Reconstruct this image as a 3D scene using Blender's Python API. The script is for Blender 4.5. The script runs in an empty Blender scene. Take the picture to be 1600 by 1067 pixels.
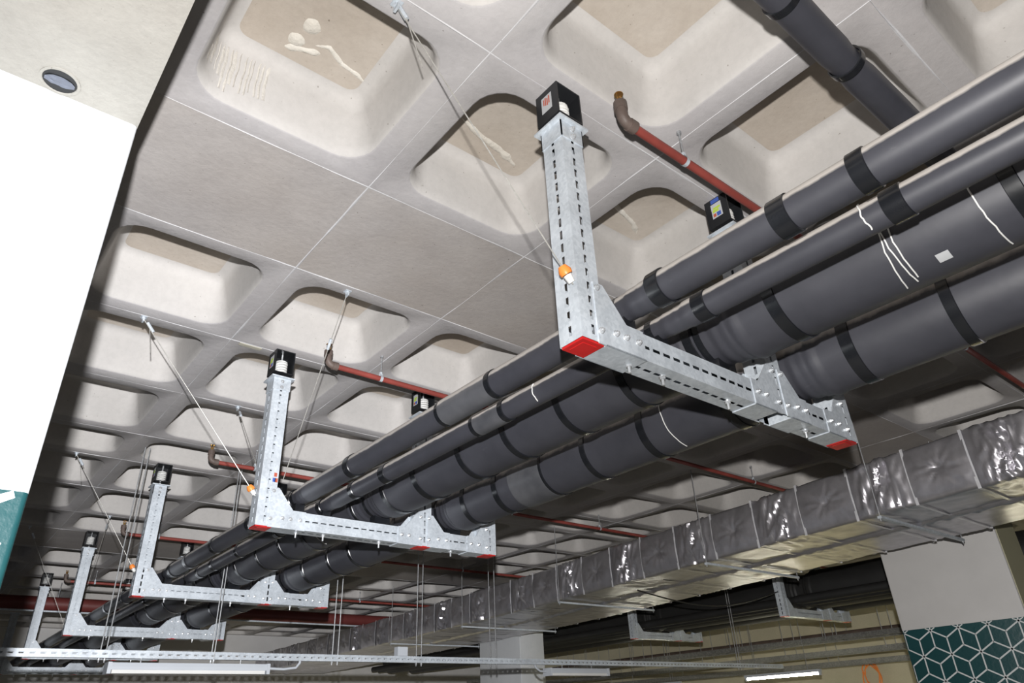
import bpy, math, random
from mathutils import Vector, Matrix, noise
random.seed(7)
PI = math.pi
scene = bpy.context.scene
COL = scene.collection

# ------------------------------------------------------------------ camera, world, flash, exposure
CAM = Vector((0, 0, 1.5))
YAW, PIT, ROL, FPX = math.radians(40.3527), math.radians(28.6663), math.radians(-2.6861), 1090.555
fw = Vector((math.sin(YAW)*math.cos(PIT), math.cos(YAW)*math.cos(PIT), math.sin(PIT)))
rt = Vector((math.cos(YAW), -math.sin(YAW), 0))
up = rt.cross(fw)
ca = rt*math.cos(ROL) + up*math.sin(ROL)
cb = up*math.cos(ROL) - rt*math.sin(ROL)
cam_data = bpy.data.cameras.new('camera')
cam_data.sensor_width = 36.0
cam_data.lens = FPX/1600*36.0
cam_data.clip_start = 0.02
cam = bpy.data.objects.new('camera', cam_data)
cam.matrix_world = Matrix(((ca.x, cb.x, -fw.x, CAM.x), (ca.y, cb.y, -fw.y, CAM.y), (ca.z, cb.z, -fw.z, CAM.z), (0, 0, 0, 1)))
COL.objects.link(cam)
scene.camera = cam

world = bpy.data.worlds.new('world')
scene.world = world
world.use_nodes = True
world.node_tree.nodes['Background'].inputs[0].default_value = (0.80, 0.84, 1.0, 1)
world.node_tree.nodes['Background'].inputs[1].default_value = 0.06

FLASH = Vector((-0.085, -0.10, 1.72))
def flash(name, power, az, el, cone, blend, radius, color):
    d = bpy.data.lights.new(name, 'SPOT')
    d.energy = power
    d.spot_size = math.radians(cone)
    d.spot_blend = blend
    d.shadow_soft_size = radius
    d.color = color
    d.use_nodes = True
    nt = d.node_tree
    em = next(n for n in nt.nodes if n.type == 'EMISSION')
    fo = nt.nodes.new('ShaderNodeLightFalloff')
    fo.inputs['Strength'].default_value = 1.0
    nt.links.new(fo.outputs['Linear'], em.inputs['Strength'])
    o = bpy.data.objects.new(name, d)
    a, e = math.radians(az), math.radians(el)
    dirv = Vector((math.sin(a)*math.cos(e), math.cos(a)*math.cos(e), math.sin(e)))
    o.rotation_euler = dirv.to_track_quat('-Z', 'Y').to_euler()
    o.location = FLASH
    COL.objects.link(o)
flash('camera_flash', 154, 40, 30, 165, 0.35, 0.022, (1.0, 0.975, 0.95))
flash('flash_far_boost', 168, 10, 8, 84, 1.0, 0.022, (0.93, 0.95, 1.0))  # extra low spot added at the flash to brighten the far frames

def fill_light(name, loc, length, power, color, along='Y'):
    d = bpy.data.lights.new(name, 'AREA')
    d.shape = 'RECTANGLE'
    d.size, d.size_y = (0.06, length) if along == 'Y' else (length, 0.06)
    d.energy = power
    d.color = color
    o = bpy.data.objects.new(name, d)
    o.location = loc
    COL.objects.link(o)
WARM = (1.0, 0.93, 0.62)
for (lx, ly) in ((12.9, 7.5), (12.9, 3.5), (7.2, 14.0)):  # unseen area lights added to warm the floor and far walls
    fill_light('added_warm_fill', (lx, ly, 1.85), 1.2, 62, WARM)

scene.view_settings.view_transform = 'Standard'
scene.view_settings.look = 'None'
scene.view_settings.gamma = 1.0
scene.view_settings.use_curve_mapping = False
scene.view_settings.exposure = 0.0

# ------------------------------------------------------------------ materials
def new_mat(name):
    m = bpy.data.materials.new(name)
    m.use_nodes = True
    nt = m.node_tree
    b = nt.nodes['Principled BSDF']
    return m, nt, b
def setp(b, **k):
    names = {'rough': 'Roughness', 'metal': 'Metallic', 'spec': 'Specular IOR Level', 'coat': 'Coat Weight', 'col': 'Base Color', 'ecol': 'Emission Color', 'estr': 'Emission Strength'}
    for a, v in k.items():
        b.inputs[names[a]].default_value = (*v, 1) if isinstance(v, tuple) else v
def pos(nt, scale=(1, 1, 1), obj=False):
    if obj:
        g = nt.nodes.new('ShaderNodeTexCoord'); out = g.outputs['Object']
    else:
        g = nt.nodes.new('ShaderNodeNewGeometry'); out = g.outputs['Position']
    mp = nt.nodes.new('ShaderNodeMapping')
    mp.inputs['Scale'].default_value = scale
    nt.links.new(out, mp.inputs['Vector'])
    return mp.outputs['Vector']
def noise_tex(nt, vec, scale, detail=4, rough=0.55):
    n = nt.nodes.new('ShaderNodeTexNoise')
    n.inputs['Scale'].default_value = scale
    n.inputs['Detail'].default_value = detail
    n.inputs['Roughness'].default_value = rough
    nt.links.new(vec, n.inputs['Vector'])
    return n.outputs['Fac']
def ramp(nt, fac, stops):
    r = nt.nodes.new('ShaderNodeValToRGB')
    e = r.color_ramp.elements
    while len(e) < len(stops): e.new(0.5)
    for i, (p, c) in enumerate(stops):
        e[i].position = p; e[i].color = (*c, 1)
    nt.links.new(fac, r.inputs['Fac'])
    return r.outputs['Color']
def mix(nt, a, b_, fac, mode='MIX'):
    m = nt.nodes.new('ShaderNodeMix'); m.data_type = 'RGBA'; m.blend_type = mode
    for s, v in ((m.inputs[0], fac), (m.inputs[6], a), (m.inputs[7], b_)):
        if isinstance(v, (int, float)): s.default_value = v
        elif isinstance(v, tuple): s.default_value = (*v, 1)
        else: nt.links.new(v, s)
    return m.outputs[2]
def bump(nt, b, h, strength=0.3, dist=0.01):
    n = nt.nodes.new('ShaderNodeBump')
    n.inputs['Strength'].default_value = strength
    n.inputs['Distance'].default_value = dist
    nt.links.new(h, n.inputs['Height'])
    nt.links.new(n.outputs['Normal'], b.inputs['Normal'])
def concrete(name, c0, c1, stain, stain_amt=0.5, scale=1.0, bmp=0.25):
    m, nt, b = new_mat(name)
    p = pos(nt)
    base = ramp(nt, noise_tex(nt, p, 2.2*scale, 6, 0.6), [(0.3, c0), (0.7, c1)])
    st = ramp(nt, noise_tex(nt, p, 0.9*scale, 3), [(0.42, (0, 0, 0)), (0.75, (1, 1, 1))])
    fac = nt.nodes.new('ShaderNodeMath'); fac.operation = 'MULTIPLY'; fac.inputs[1].default_value = stain_amt
    nt.links.new(st, fac.inputs[0])
    c = mix(nt, base, stain, fac.outputs[0])
    fine = ramp(nt, noise_tex(nt, p, 38*scale, 5, 0.7), [(0.3, (0.93, 0.93, 0.93)), (0.6, (1, 1, 1))])
    c = mix(nt, c, fine, 1.0, 'MULTIPLY')
    pits = ramp(nt, noise_tex(nt, p, 85*scale, 1), [(0.75, (1, 1, 1)), (0.82, (0.55, 0.53, 0.5))])
    c = mix(nt, c, pits, 1.0, 'MULTIPLY')
    nt.links.new(c, b.inputs['Base Color'])
    setp(b, rough=0.9, spec=0.25)
    bump(nt, b, noise_tex(nt, p, 30*scale, 6, 0.65), bmp, 0.01)
    return m
M = {}
M['rib'] = concrete('rib_concrete', (0.37, 0.355, 0.36), (0.46, 0.445, 0.445), (0.42, 0.39, 0.37), 0.5, 0.8)
M['wall'] = concrete('coffer_wall_concrete', (0.44, 0.425, 0.41), (0.52, 0.50, 0.48), (0.43, 0.41, 0.385), 0.5, 0.8, 0.12)
M['top'] = concrete('coffer_top_concrete', (0.37, 0.325, 0.275), (0.49, 0.445, 0.395), (0.34, 0.285, 0.23), 0.75)
M['strip'] = concrete('solid_strip_concrete', (0.335, 0.312, 0.302), (0.45, 0.425, 0.41), (0.37, 0.33, 0.295), 0.75)
M['beam'] = concrete('beam_concrete', (0.30, 0.29, 0.265), (0.38, 0.37, 0.34), (0.33, 0.30, 0.26), 0.5, 1.6)
M['seam'] = concrete('seam_laitance', (0.46, 0.46, 0.47), (0.60, 0.60, 0.61), (0.48, 0.46, 0.46), 0.4)
M['deposit'] = concrete('mineral_deposit', (0.55, 0.52, 0.46), (0.74, 0.71, 0.65), (0.58, 0.52, 0.44), 0.4, 2.0, 0.6)
M['lime'] = concrete('lime_streak', (0.46, 0.435, 0.40), (0.60, 0.575, 0.53), (0.48, 0.44, 0.39), 0.5, 2.5, 0.5)
M['floor'] = concrete('floor_concrete', (0.26, 0.25, 0.22), (0.34, 0.33, 0.29), (0.22, 0.21, 0.19), 0.5)
M['cream'] = concrete('cream_wall', (0.47, 0.44, 0.32), (0.54, 0.50, 0.37), (0.42, 0.39, 0.29), 0.5)

def paint(name, col, rough=0.5, bmp=0.12, scale=60, var=0.08, spec=0.4):
    m, nt, b = new_mat(name)
    p = pos(nt)
    lo = tuple(max(0, x*(1-var)) for x in col)
    c = ramp(nt, noise_tex(nt, p, scale*0.12, 4), [(0.3, lo), (0.7, col)])
    nt.links.new(c, b.inputs['Base Color'])
    setp(b, rough=rough, spec=spec)
    bump(nt, b, noise_tex(nt, p, scale, 4), bmp, 0.006)
    return m
M['white'] = paint('white_wall_paint', (0.60, 0.62, 0.64), 0.6, 0.35, 26)
M['grey'] = paint('grey_wall_paint', (0.52, 0.51, 0.50), 0.6, 0.1, 30)
M['teal'] = paint('teal_wall_paint', (0.009, 0.055, 0.060), 0.42, 0.4, 28)
M['line'] = paint('white_line_paint', (0.60, 0.62, 0.62), 0.5, 0.1, 40)
M['olive'] = paint('cream_column_side', (0.42, 0.40, 0.27), 0.6, 0.1, 30)
M['red'] = paint('red_pipe_paint', (0.30, 0.065, 0.052), 0.45, 0.1, 50, 0.35)
M['main'] = paint('red_main_paint', (0.16, 0.036, 0.032), 0.5, 0.1, 30, 0.3)
M['cap'] = paint('red_plastic', (0.55, 0.02, 0.02), 0.35, 0.05, 40, 0.15)
M['orange'] = paint('orange_plastic', (0.85, 0.26, 0.05), 0.4, 0.05, 40, 0.1)
M['fitting'] = paint('dull_iron_fitting', (0.14, 0.105, 0.09), 0.55, 0.3, 60, 0.4)
M['black'] = paint('black_powder_coat', (0.016, 0.017, 0.019), 0.4, 0.05, 80, 0.2)
M['enamel'] = paint('white_enamel', (0.50, 0.53, 0.57), 0.35, 0.02, 40, 0.05)
M['coil'] = paint('spring_white_coat', (0.72, 0.72, 0.70), 0.4, 0.02, 40, 0.05)
M['cable'] = paint('black_cable_rubber', (0.02, 0.02, 0.02), 0.5, 0.02, 40)
M['sticker'] = paint('sticker_paper', (0.45, 0.46, 0.47), 0.4, 0.02, 40, 0.05)
M['sticker_red'] = paint('sticker_red_print', (0.45, 0.10, 0.06), 0.4, 0.02, 40)
M['sticker_lime'] = paint('sticker_lime_print', (0.45, 0.60, 0.06), 0.4, 0.02, 40)
M['sticker_blue'] = paint('sticker_blue_print', (0.05, 0.10, 0.38), 0.4, 0.02, 40)
M['plug'] = paint('grey_blue_plug', (0.17, 0.19, 0.24), 0.5, 0.3, 60, 0.4)
M['block'] = paint('concrete_block_paint', (0.42, 0.40, 0.33), 0.8, 0.3, 30)

def metal(name, c0, c1, rough, met, scale=25, bmp=0.06):
    m, nt, b = new_mat(name)
    p = pos(nt)
    v = nt.nodes.new('ShaderNodeTexVoronoi'); v.inputs['Scale'].default_value = scale
    nt.links.new(p, v.inputs['Vector'])
    sp = ramp(nt, v.outputs['Color'], [(0.2, c0), (0.8, c1)])
    c = mix(nt, sp, ramp(nt, noise_tex(nt, p, 9, 5), [(0.35, (0.8, 0.8, 0.8)), (0.65, (1, 1, 1))]), 1.0, 'MULTIPLY')
    nt.links.new(c, b.inputs['Base Color'])
    setp(b, rough=rough, metal=met)
    bump(nt, b, noise_tex(nt, p, 40, 3), bmp, 0.003)
    return m
M['galv'] = metal('galvanised_steel', (0.54, 0.59, 0.64), (0.64, 0.69, 0.74), 0.42, 0.20, 90)
M['rod'] = metal('dull_threaded_rod', (0.30, 0.31, 0.32), (0.40, 0.41, 0.42), 0.45, 0.3, 90)
M['dull'] = metal('dull_cable_ladder', (0.16, 0.16, 0.15), (0.24, 0.24, 0.22), 0.5, 0.3, 60)
M['zinc'] = metal('zinc_bolt', (0.62, 0.64, 0.66), (0.75, 0.77, 0.79), 0.28, 0.6, 90)
M['wire'] = metal('steel_wire', (0.40, 0.39, 0.36), (0.50, 0.49, 0.46), 0.4, 0.3, 90)
M['brass'] = metal('brass', (0.62, 0.36, 0.12), (0.72, 0.45, 0.18), 0.3, 0.9, 30)
M['foil'] = metal('aluminium_foil', (0.58, 0.565, 0.60), (0.64, 0.625, 0.66), 0.33, 0.80, 6, 0.10)
M['foiltape'] = metal('foil_tape', (0.74, 0.74, 0.77), (0.82, 0.82, 0.85), 0.3, 0.35, 20, 0.05)

def rubber(name, c0, c1, rough, dust=True):
    m, nt, b = new_mat(name)
    p = pos(nt)
    c = ramp(nt, noise_tex(nt, p, 5, 6, 0.65), [(0.3, c0), (0.7, c1)])
    scuff = ramp(nt, noise_tex(nt, pos(nt, (3, 0.8, 3)), 6, 8, 0.75), [(0.66, (0, 0, 0)), (0.80, (0.35, 0.35, 0.35))])
    c = mix(nt, c, (0.22, 0.22, 0.23), scuff)
    if dust:    # settled site dust lies on whatever faces up
        g = nt.nodes.new('ShaderNodeNewGeometry')
        s = nt.nodes.new('ShaderNodeSeparateXYZ'); nt.links.new(g.outputs['Normal'], s.inputs[0])
        n2 = nt.nodes.new('ShaderNodeMath'); n2.operation = 'MULTIPLY_ADD'; n2.inputs[1].default_value = 0.30; n2.inputs[2].default_value = -0.15
        nt.links.new(noise_tex(nt, p, 14, 5), n2.inputs[0])
        ad = nt.nodes.new('ShaderNodeMath'); ad.operation = 'ADD'
        nt.links.new(s.outputs['Z'], ad.inputs[0]); nt.links.new(n2.outputs[0], ad.inputs[1])
        d = ramp(nt, ad.outputs[0], [(0.14, (0, 0, 0)), (0.30, (1, 1, 1))])
        c = mix(nt, c, (0.46, 0.43, 0.40), d)
    nt.links.new(c, b.inputs['Base Color'])
    setp(b, rough=rough, spec=0.5)
    bump(nt, b, noise_tex(nt, p, 7, 3), 0.12, 0.01)
    return m
M['rubber'] = rubber('black_foam_insulation', (0.036, 0.037, 0.046), (0.052, 0.053, 0.064), 0.48)
M['tape'] = rubber('black_vinyl_tape', (0.008, 0.009, 0.011), (0.014, 0.015, 0.018), 0.22, False)

def emit(name, col, s):
    m, nt, b = new_mat(name)
    setp(b, col=(0.8, 0.8, 0.8), ecol=col, estr=s)
    return m
M['lit'] = emit('lit_fluorescent_tube', (1.0, 0.96, 0.78), 42.0)

# ------------------------------------------------------------------ mesh helpers
class MB:
    def __init__(s): s.v = []; s.f = []; s.m = []
    def add(s, vs, fs, mi=0):
        o = len(s.v); s.v += [tuple(x) for x in vs]
        for f in fs: s.f.append(tuple(i+o for i in f)); s.m.append(mi)
        return s
    def box(s, x0, x1, y0, y1, z0, z1, mi=0):
        return s.add([(x, y, z) for z in (z0, z1) for y in (y0, y1) for x in (x0, x1)],
                     [(0, 2, 3, 1), (4, 5, 7, 6), (0, 1, 5, 4), (2, 6, 7, 3), (0, 4, 6, 2), (1, 3, 7, 5)], mi)
    def tube(s, pts, r, seg=10, cap=True, mi=0):
        pts = [Vector(p) for p in pts]; n = len(pts)
        rs = r if isinstance(r, (list, tuple)) else [r]*n
        t = (pts[1]-pts[0]).normalized()
        a = t.orthogonal().normalized(); rings = []
        for i in range(n):
            d = (pts[min(i+1, n-1)] - pts[max(i-1, 0)]).normalized()
            q = t.rotation_difference(d); a = (q @ a); a = (a - d*a.dot(d)).normalized(); t = d
            b = d.cross(a)
            rings.append([pts[i] + (a*math.cos(2*PI*k/seg) + b*math.sin(2*PI*k/seg))*rs[i] for k in range(seg)])
        vs = [p for rg in rings for p in rg]; fs = []
        for i in range(n-1):
            for k in range(seg):
                k2 = (k+1) % seg
                fs.append((i*seg+k, i*seg+k2, (i+1)*seg+k2, (i+1)*seg+k))
        if cap: fs.append(tuple(range(seg-1, -1, -1))); fs.append(tuple((n-1)*seg+k for k in range(seg)))
        return s.add(vs, fs, mi)
    def prism(s, poly, y0, y1, mi=0):     # polygon in XZ extruded along Y
        n = len(poly)
        vs = [(x, y0, z) for x, z in poly] + [(x, y1, z) for x, z in poly]
        fs = [tuple(range(n)), tuple(range(2*n-1, n-1, -1))] + [(i, i+n, (i+1) % n+n, (i+1) % n) for i in range(n)]
        return s.add(vs, fs, mi)
    def slot_face(s, o, u, v, L, W, slots, hw, mi=0):   # flat face with real slots cut along its middle
        o, u, v = Vector(o), Vector(u), Vector(v)
        P = lambda a, b: o + u*a + v*b
        c0, c1 = W/2-hw, W/2+hw
        s.add([P(0, 0), P(L, 0), P(L, c0), P(0, c0)], [(0, 1, 2, 3)], mi)
        s.add([P(0, c1), P(L, c1), P(L, W), P(0, W)], [(0, 1, 2, 3)], mi)
        a = 0
        for (b0, b1) in list(slots)+[(L, L)]:
            if b0 > a: s.add([P(a, c0), P(b0, c0), P(b0, c1), P(a, c1)], [(0, 1, 2, 3)], mi)
            a = b1
        return s
    def mesh(s, name, mats, smooth=None):
        me = bpy.data.meshes.new(name)
        me.from_pydata(s.v, [], s.f)
        for m in (mats if isinstance(mats, (list, tuple)) else [mats]): me.materials.append(m)
        me.polygons.foreach_set('material_index', s.m)
        if smooth is not None:
            me.polygons.foreach_set('use_smooth', [True]*len(s.f))
            me.set_sharp_from_angle(angle=math.radians(smooth))
        me.update()
        return me
    def obj(s, name, mats, parent=None, smooth=None, loc=None):
        return put(name, s.mesh(name, mats, smooth), parent, loc)
def put(name, me, parent=None, loc=None, rot=None):
    o = bpy.data.objects.new(name, me)
    if parent: o.parent = parent
    if loc is not None: o.location = loc
    if rot is not None: o.rotation_euler = rot
    COL.objects.link(o)
    return o
def tag(o, label, cat, group=None):
    o['label'] = label; o['category'] = cat
    if group: o['group'] = group
    return o
def thing(name, label, cat, loc=(0, 0, 0), group=None):
    return tag(put(name, None, None, loc), label, cat, group)
def struct(o, label=None):
    o['kind'] = 'structure'
    if label: o['label'] = label
    return o
def copy_tree(o, parent=None):
    c = o.copy(); COL.objects.link(c)
    if parent: c.parent = parent
    for ch in list(o.children): copy_tree(ch, c)
    return c

# ------------------------------------------------------------------ ceiling: waffle slab
ZC = 3.5
XS = [1.022 + 0.8525*i for i in range(-4, 16)]
YS = [-1.46, -0.56, 0.345, 1.245, 2.085, 2.81, 3.69, 4.59, 5.49, 6.13, 7.01, 7.94, 8.72, 9.66, 10.6, 11.55, 12.5, 13.45, 14.3, 15.2, 16.1, 17.0]
SOLID = [(2.085, 2.81), (8.72, 9.66), (14.3, 15.2)]
mb = MB()
for (a, b) in SOLID:
    for i in range(len(XS)-1):
        mb.add([(XS[i], a, ZC), (XS[i], b, ZC), (XS[i+1], b, ZC), (XS[i+1], a, ZC)], [(0, 1, 2, 3)])
mb.box(XS[0], XS[-1], YS[0], YS[-1], ZC+0.29, ZC+0.45)
ceiling = struct(mb.obj('ceiling', M['strip']), 'grey concrete waffle slab with rounded coffers')
def rrect(a, b, r, z, n=7):
    pts = []
    for cx, cy, a0 in ((a-r, b-r, 0), (-a+r, b-r, PI/2), (-a+r, -b+r, PI), (a-r, -b+r, 1.5*PI)):
        for k in range(n):
            t = a0 + PI/2*k/(n-1)
            pts.append((cx+r*math.cos(t), cy+r*math.sin(t), z))
    return pts
coffer_cache = {}
def coffer_mesh(w, d):
    key = (round(w, 3), round(d, 3))
    if key in coffer_cache: return coffer_cache[key]
    mb = MB(); a, b, n = w/2-0.082, d/2-0.082, 7
    r0 = min(0.13, b*0.7)
    prof = [(0, 0, 0), (0.006, 0.004, 0), (0.014, 0.016, 0), (0.022, 0.045, 0.008), (0.050, 0.20, 0.062), (0.060, 0.238, 0.075), (0.076, 0.258, 0.082), (0.105, 0.268, 0.086)]
    loops = [rrect(a-i, b-i, max(r0-k, 0.03), z) for i, z, k in prof]
    N = 4*n
    vs = [p for l in loops for p in l] + [(w/2, d/2, 0), (-w/2, d/2, 0), (-w/2, -d/2, 0), (w/2, -d/2, 0)]
    fs = []; ms = []
    for L in range(len(loops)-1):
        for k in range(N):
            fs.append((L*N+k, L*N+(k+1) % N, (L+1)*N+(k+1) % N, (L+1)*N+k)); ms.append(1 if L >= 1 else 0)
    fs.append(tuple((len(loops)-1)*N+k for k in range(N))); ms.append(2)
    o = len(loops)*N
    for c in range(4):
        for k in range(n-1):
            fs.append((o+c, c*n+k+1, c*n+k)); ms.append(0)
        c2 = (c+1) % 4
        fs.append((o+c, o+c2, c2*n, c*n+n-1)); ms.append(0)
    mb.v = vs; mb.f = fs; mb.m = ms
    coffer_cache[key] = mb.mesh('coffer', [M['rib'], M['wall'], M['top']], 38)
    return coffer_cache[key]
for j in range(len(YS)-1):
    if any(abs(YS[j]-s[0]) < 0.01 for s in SOLID): continue
    for i in range(len(XS)-1):
        put('coffer', coffer_mesh(XS[i+1]-XS[i], YS[j+1]-YS[j]), ceiling, ((XS[i]+XS[i+1])/2, (YS[j]+YS[j+1])/2, ZC))
def seam(p, q):
    p, q = Vector(p), Vector(q); L = (q-p).length; d = (q-p)/L; s = Vector((-d.y, d.x, 0))
    mb = MB(); n = int(L/0.06); prev = None; vs = []; fs = []
    for k in range(n+1):
        c = p + d*L*k/n
        w = 0.0008 + 0.010*max(0, noise.noise(c*2.6)+0.15)*(0.6+0.8*abs(noise.noise(c*19))); h = 0.0008+0.004*max(0, noise.noise(c*5+Vector((9, 9, 0)))+0.2)
        off = s*0.003*noise.noise(c*4)
        vs += [c+s*w+off, c+off-Vector((0, 0, h)), c-s*w+off]
        if k: fs += [(3*k-3, 3*k-2, 3*k+1, 3*k), (3*k-2, 3*k-1, 3*k+2, 3*k+1)]
    mb.add(vs, fs)
    mb.obj('form_seam', M['seam'], ceiling)
for y in YS[1:-1]: seam((XS[0], y, ZC), (XS[-1], y, ZC))
for x in XS[1:-1]: seam((x, YS[0], ZC), (x, YS[-1], ZC))
# mineral deposits and plaster patches on the slab
def deposit(pts, w, h, name='mineral_deposit'):
    vs = []; fs = []; pts = [Vector(p) for p in pts]; fine = []
    for a, b in zip(pts, pts[1:]):
        for k in range(8): fine.append(a.lerp(b, k/8))
    fine.append(pts[-1]); n = len(fine)
    for k, c in enumerate(fine):
        d = (fine[min(k+1, n-1)]-fine[max(k-1, 0)]).normalized(); s = Vector((-d.y, d.x, 0)).normalized()
        e = min(1, 4*k/n+0.15, 4*(n-1-k)/n+0.15)
        ww = w*e*(0.7+0.9*abs(noise.noise(c*17))); hh = h*e*(0.6+1.0*abs(noise.noise(c*25)))
        for t, z in ((-1, 0), (-0.6, 0.7), (0, 1), (0.6, 0.7), (1, 0)):
            vs.append(c+s*ww*t+Vector((0, 0, 0.004-hh*z)))
        if k: fs += [(5*k-5+i, 5*k-4+i, 5*k+1+i, 5*k+i) for i in range(4)]
    MB().add(vs, fs).obj(name, M['deposit'], ceiling, 60)
ZT = ZC+0.268
deposit([(0.60, 1.79, ZT), (0.66, 1.76, ZT), (0.73, 1.80, ZT), (0.80, 1.81, ZT), (0.87, 1.84, ZT)], 0.016, 0.012)
deposit([(0.51, 1.86, ZT), (0.58, 1.83, ZT), (0.66, 1.80, ZT)], 0.02, 0.010)
deposit([(1.25, 1.74, ZT), (1.38, 1.78, ZT), (1.52, 1.80, ZT), (1.64, 1.84, ZT)], 0.022, 0.016)
deposit([(2.10, 1.72, ZT), (2.24, 1.76, ZT), (2.40, 1.80, ZT), (2.50, 1.86, ZT)], 0.02, 0.014)
deposit([(1.25, 0.86, ZT), (1.36, 0.88, ZT), (1.46, 0.93, ZT)], 0.012, 0.010)
deposit([(2.08, 0.9, ZT), (2.16, 0.92, ZT), (2.22, 0.94, ZT)], 0.012, 0.010)
def patch(c, rx, ry):
    c = Vector(c); n = 18; vs = [c-Vector((0, 0, 0.010))]
    for rr, hz in ((0.6, 0.009), (1.0, 0.0)):
        for k in range(n):
            t = 2*PI*k/n; q = 1+0.25*noise.noise(Vector((math.cos(t)*1.7, math.sin(t)*1.7, c.x*9)))
            vs.append(c+Vector((rx*rr*q*math.cos(t), ry*rr*q*math.sin(t), 0.001-hz)))
    fs = [(0, 1+k, 1+(k+1) % n) for k in range(n)] + [(1+k, 1+n+k, 1+n+(k+1) % n, 1+(k+1) % n) for k in range(n)]
    MB().add(vs, fs).obj('plaster_patch', M['deposit'], ceiling, 50)
patch((0.568, 1.715, ZT), 0.034, 0.036); patch((0.545, 1.800, ZT), 0.034, 0.030)
# runs of lime down the coffer's wall
for k in range(15):
    x = 0.275+0.0165*k+random.uniform(-0.004, 0.004); vs = []; fs = []; w0 = random.uniform(0.003, 0.011); t1 = random.uniform(0.7, 1.0)
    for i in range(17):
        t = i/16; z = 0.225-0.19*t*t1
        ins = 0.022+0.028*(z-0.045)/0.155; rr = 0.13-0.008-0.054*(z-0.045)/0.155; xc = 0.2515+ins+rr
        xx = x+0.007*noise.noise(Vector((x*9, z*14, 3))); w = w0*(0.7+0.8*abs(noise.noise(Vector((x*60, z*35, 0)))))
        row = []
        for dx, dd in ((-w, -0.0008), (0, 0.0035), (w, -0.0008)):
            q = xx+dx; y = 2.003-ins
            if q < xc: y = 2.003-ins-rr+math.sqrt(max(rr*rr-(xc-q)**2, 0))
            row.append((q, y-dd, ZC+z))
        vs += row
        if i: fs += [(3*i-3, 3*i-2, 3*i+1, 3*i), (3*i-2, 3*i-1, 3*i+2, 3*i+1)]
    MB().add(vs, fs).obj('lime_run', M['lime'], ceiling, 60)
# thin packing board left between two pans
MB().prism([(1.075, ZC-0.004), (1.10, ZC-0.006), (1.205, ZC-0.006), (1.205, ZC+0.0), (1.075, ZC+0.0)], 3.695, 3.722).obj('formwork_offcut', M['block'], ceiling)

# ------------------------------------------------------------------ floor, walls, beam, columns
struct(MB().box(-3, 15.6, -3.5, 18.5, -0.2, 0).obj('floor', M['floor']))
struct(MB().box(14.0, 14.3, -3.5, 18.5, 0, ZC+0.3).obj('wall_right', M['cream']))
struct(MB().box(-3, 14.0, 17.0, 17.3, 0, ZC+0.3).obj('wall_back', M['grey']))

def bevel_box(x0, x1, y0, y1, z0, z1, r):
    pts = []
    for cx, cy, a0 in ((x1-r, y1-r, 0), (x0+r, y1-r, PI/2), (x0+r, y0+r, PI), (x1-r, y0+r, 1.5*PI)):
        for k in range(4):
            t = a0+PI/2*k/3; pts.append((cx+r*math.cos(t), cy+r*math.sin(t)))
    n = len(pts); mb = MB()
    mb.add([(x, y, z) for z in (z0, z1) for x, y in pts], [(k, (k+1) % n, n+(k+1) % n, n+k) for k in range(n)]+[tuple(range(n-1, -1, -1)), tuple(range(n, 2*n))])
    return mb
def pattern_lines(parent, o, u, v, W, H, s, hw, nrm):
    """rhombille line pattern as thin painted strips on a rectangle o + a*u + b*v"""
    o, u, v, nrm = Vector(o), Vector(u), Vector(v), Vector(nrm)
    segs = set()
    a1 = (s*math.sqrt(3), 0.0); a2 = (s*math.sqrt(3)/2, s*1.5)
    R = int(max(W, H)/s)+4
    def key(p): return (round(p[0], 4), round(p[1], 4))
    for i in range(-R, R):
        for j in range(-R, R):
            c = (a1[0]*i+a2[0]*j, a2[1]*j)
            hexv = [(c[0]+s*math.cos(PI/6+PI/3*k), c[1]+s*math.sin(PI/6+PI/3*k)) for k in range(6)]
            for k in range(6):
                segs.add(tuple(sorted((key(hexv[k]), key(hexv[(k+1) % 6])))))
            for k in (0, 2, 4): segs.add(tuple(sorted((key(c), key(hexv[k])))))
    mb = MB()
    for p, q in segs:
        # clip
        t0, t1 = 0.0, 1.0; d = (q[0]-p[0], q[1]-p[1]); ok = True
        for (pc, dc, lo, hi) in ((p[0], d[0], 0, W), (p[1], d[1], 0, H)):
            if abs(dc) < 1e-9:
                if pc < lo or pc > hi: ok = False
            else:
                a, b = (lo-pc)/dc, (hi-pc)/dc
                if a > b: a, b = b, a
                t0, t1 = max(t0, a), min(t1, b)
        if not ok or t1-t0 < 0.03: continue
        A = (p[0]+d[0]*t0, p[1]+d[1]*t0); B = (p[0]+d[0]*t1, p[1]+d[1]*t1)
        L = math.hypot(*d); nx, ny = -d[1]/L*hw, d[0]/L*hw
        f = lambda x, y: o+u*min(max(x, 0), W)+v*min(max(y, 0), H)+nrm*0.0015
        mb.add([f(A[0]-nx, A[1]-ny), f(B[0]-nx, B[1]-ny), f(B[0]+nx, B[1]+ny), f(A[0]+nx, A[1]+ny)], [(0, 1, 2, 3)])
    mb.obj('painted_lines', M['line'], parent)
ZTEAL = 1.96
# near column and the beam it carries
colm = struct(bevel_box(-0.70, 0.132, 1.72, 2.46, ZTEAL, 3.0, 0.012).obj('column', M['white'], None, 35), 'white painted column with teal base at left edge')
bevel_box(-0.70, 0.132, 1.72, 2.46, 0, ZTEAL, 0.012).obj('teal_band', M['teal'], colm, 35)['label'] = 'teal painted lower band'
pattern_lines(colm, (-0.68, 1.72, 0.3), (1, 0, 0), (0, 0, 1), 0.79, ZTEAL-0.30, 0.20, 0.012, (0, -1, 0))
beam = struct(bevel_box(-0.70, 0.132, -1.4, 2.46, 3.0, ZC+0.02, 0.012).obj('beam', M['beam'], None, 35), 'bare concrete downstand beam above the white column')
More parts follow.
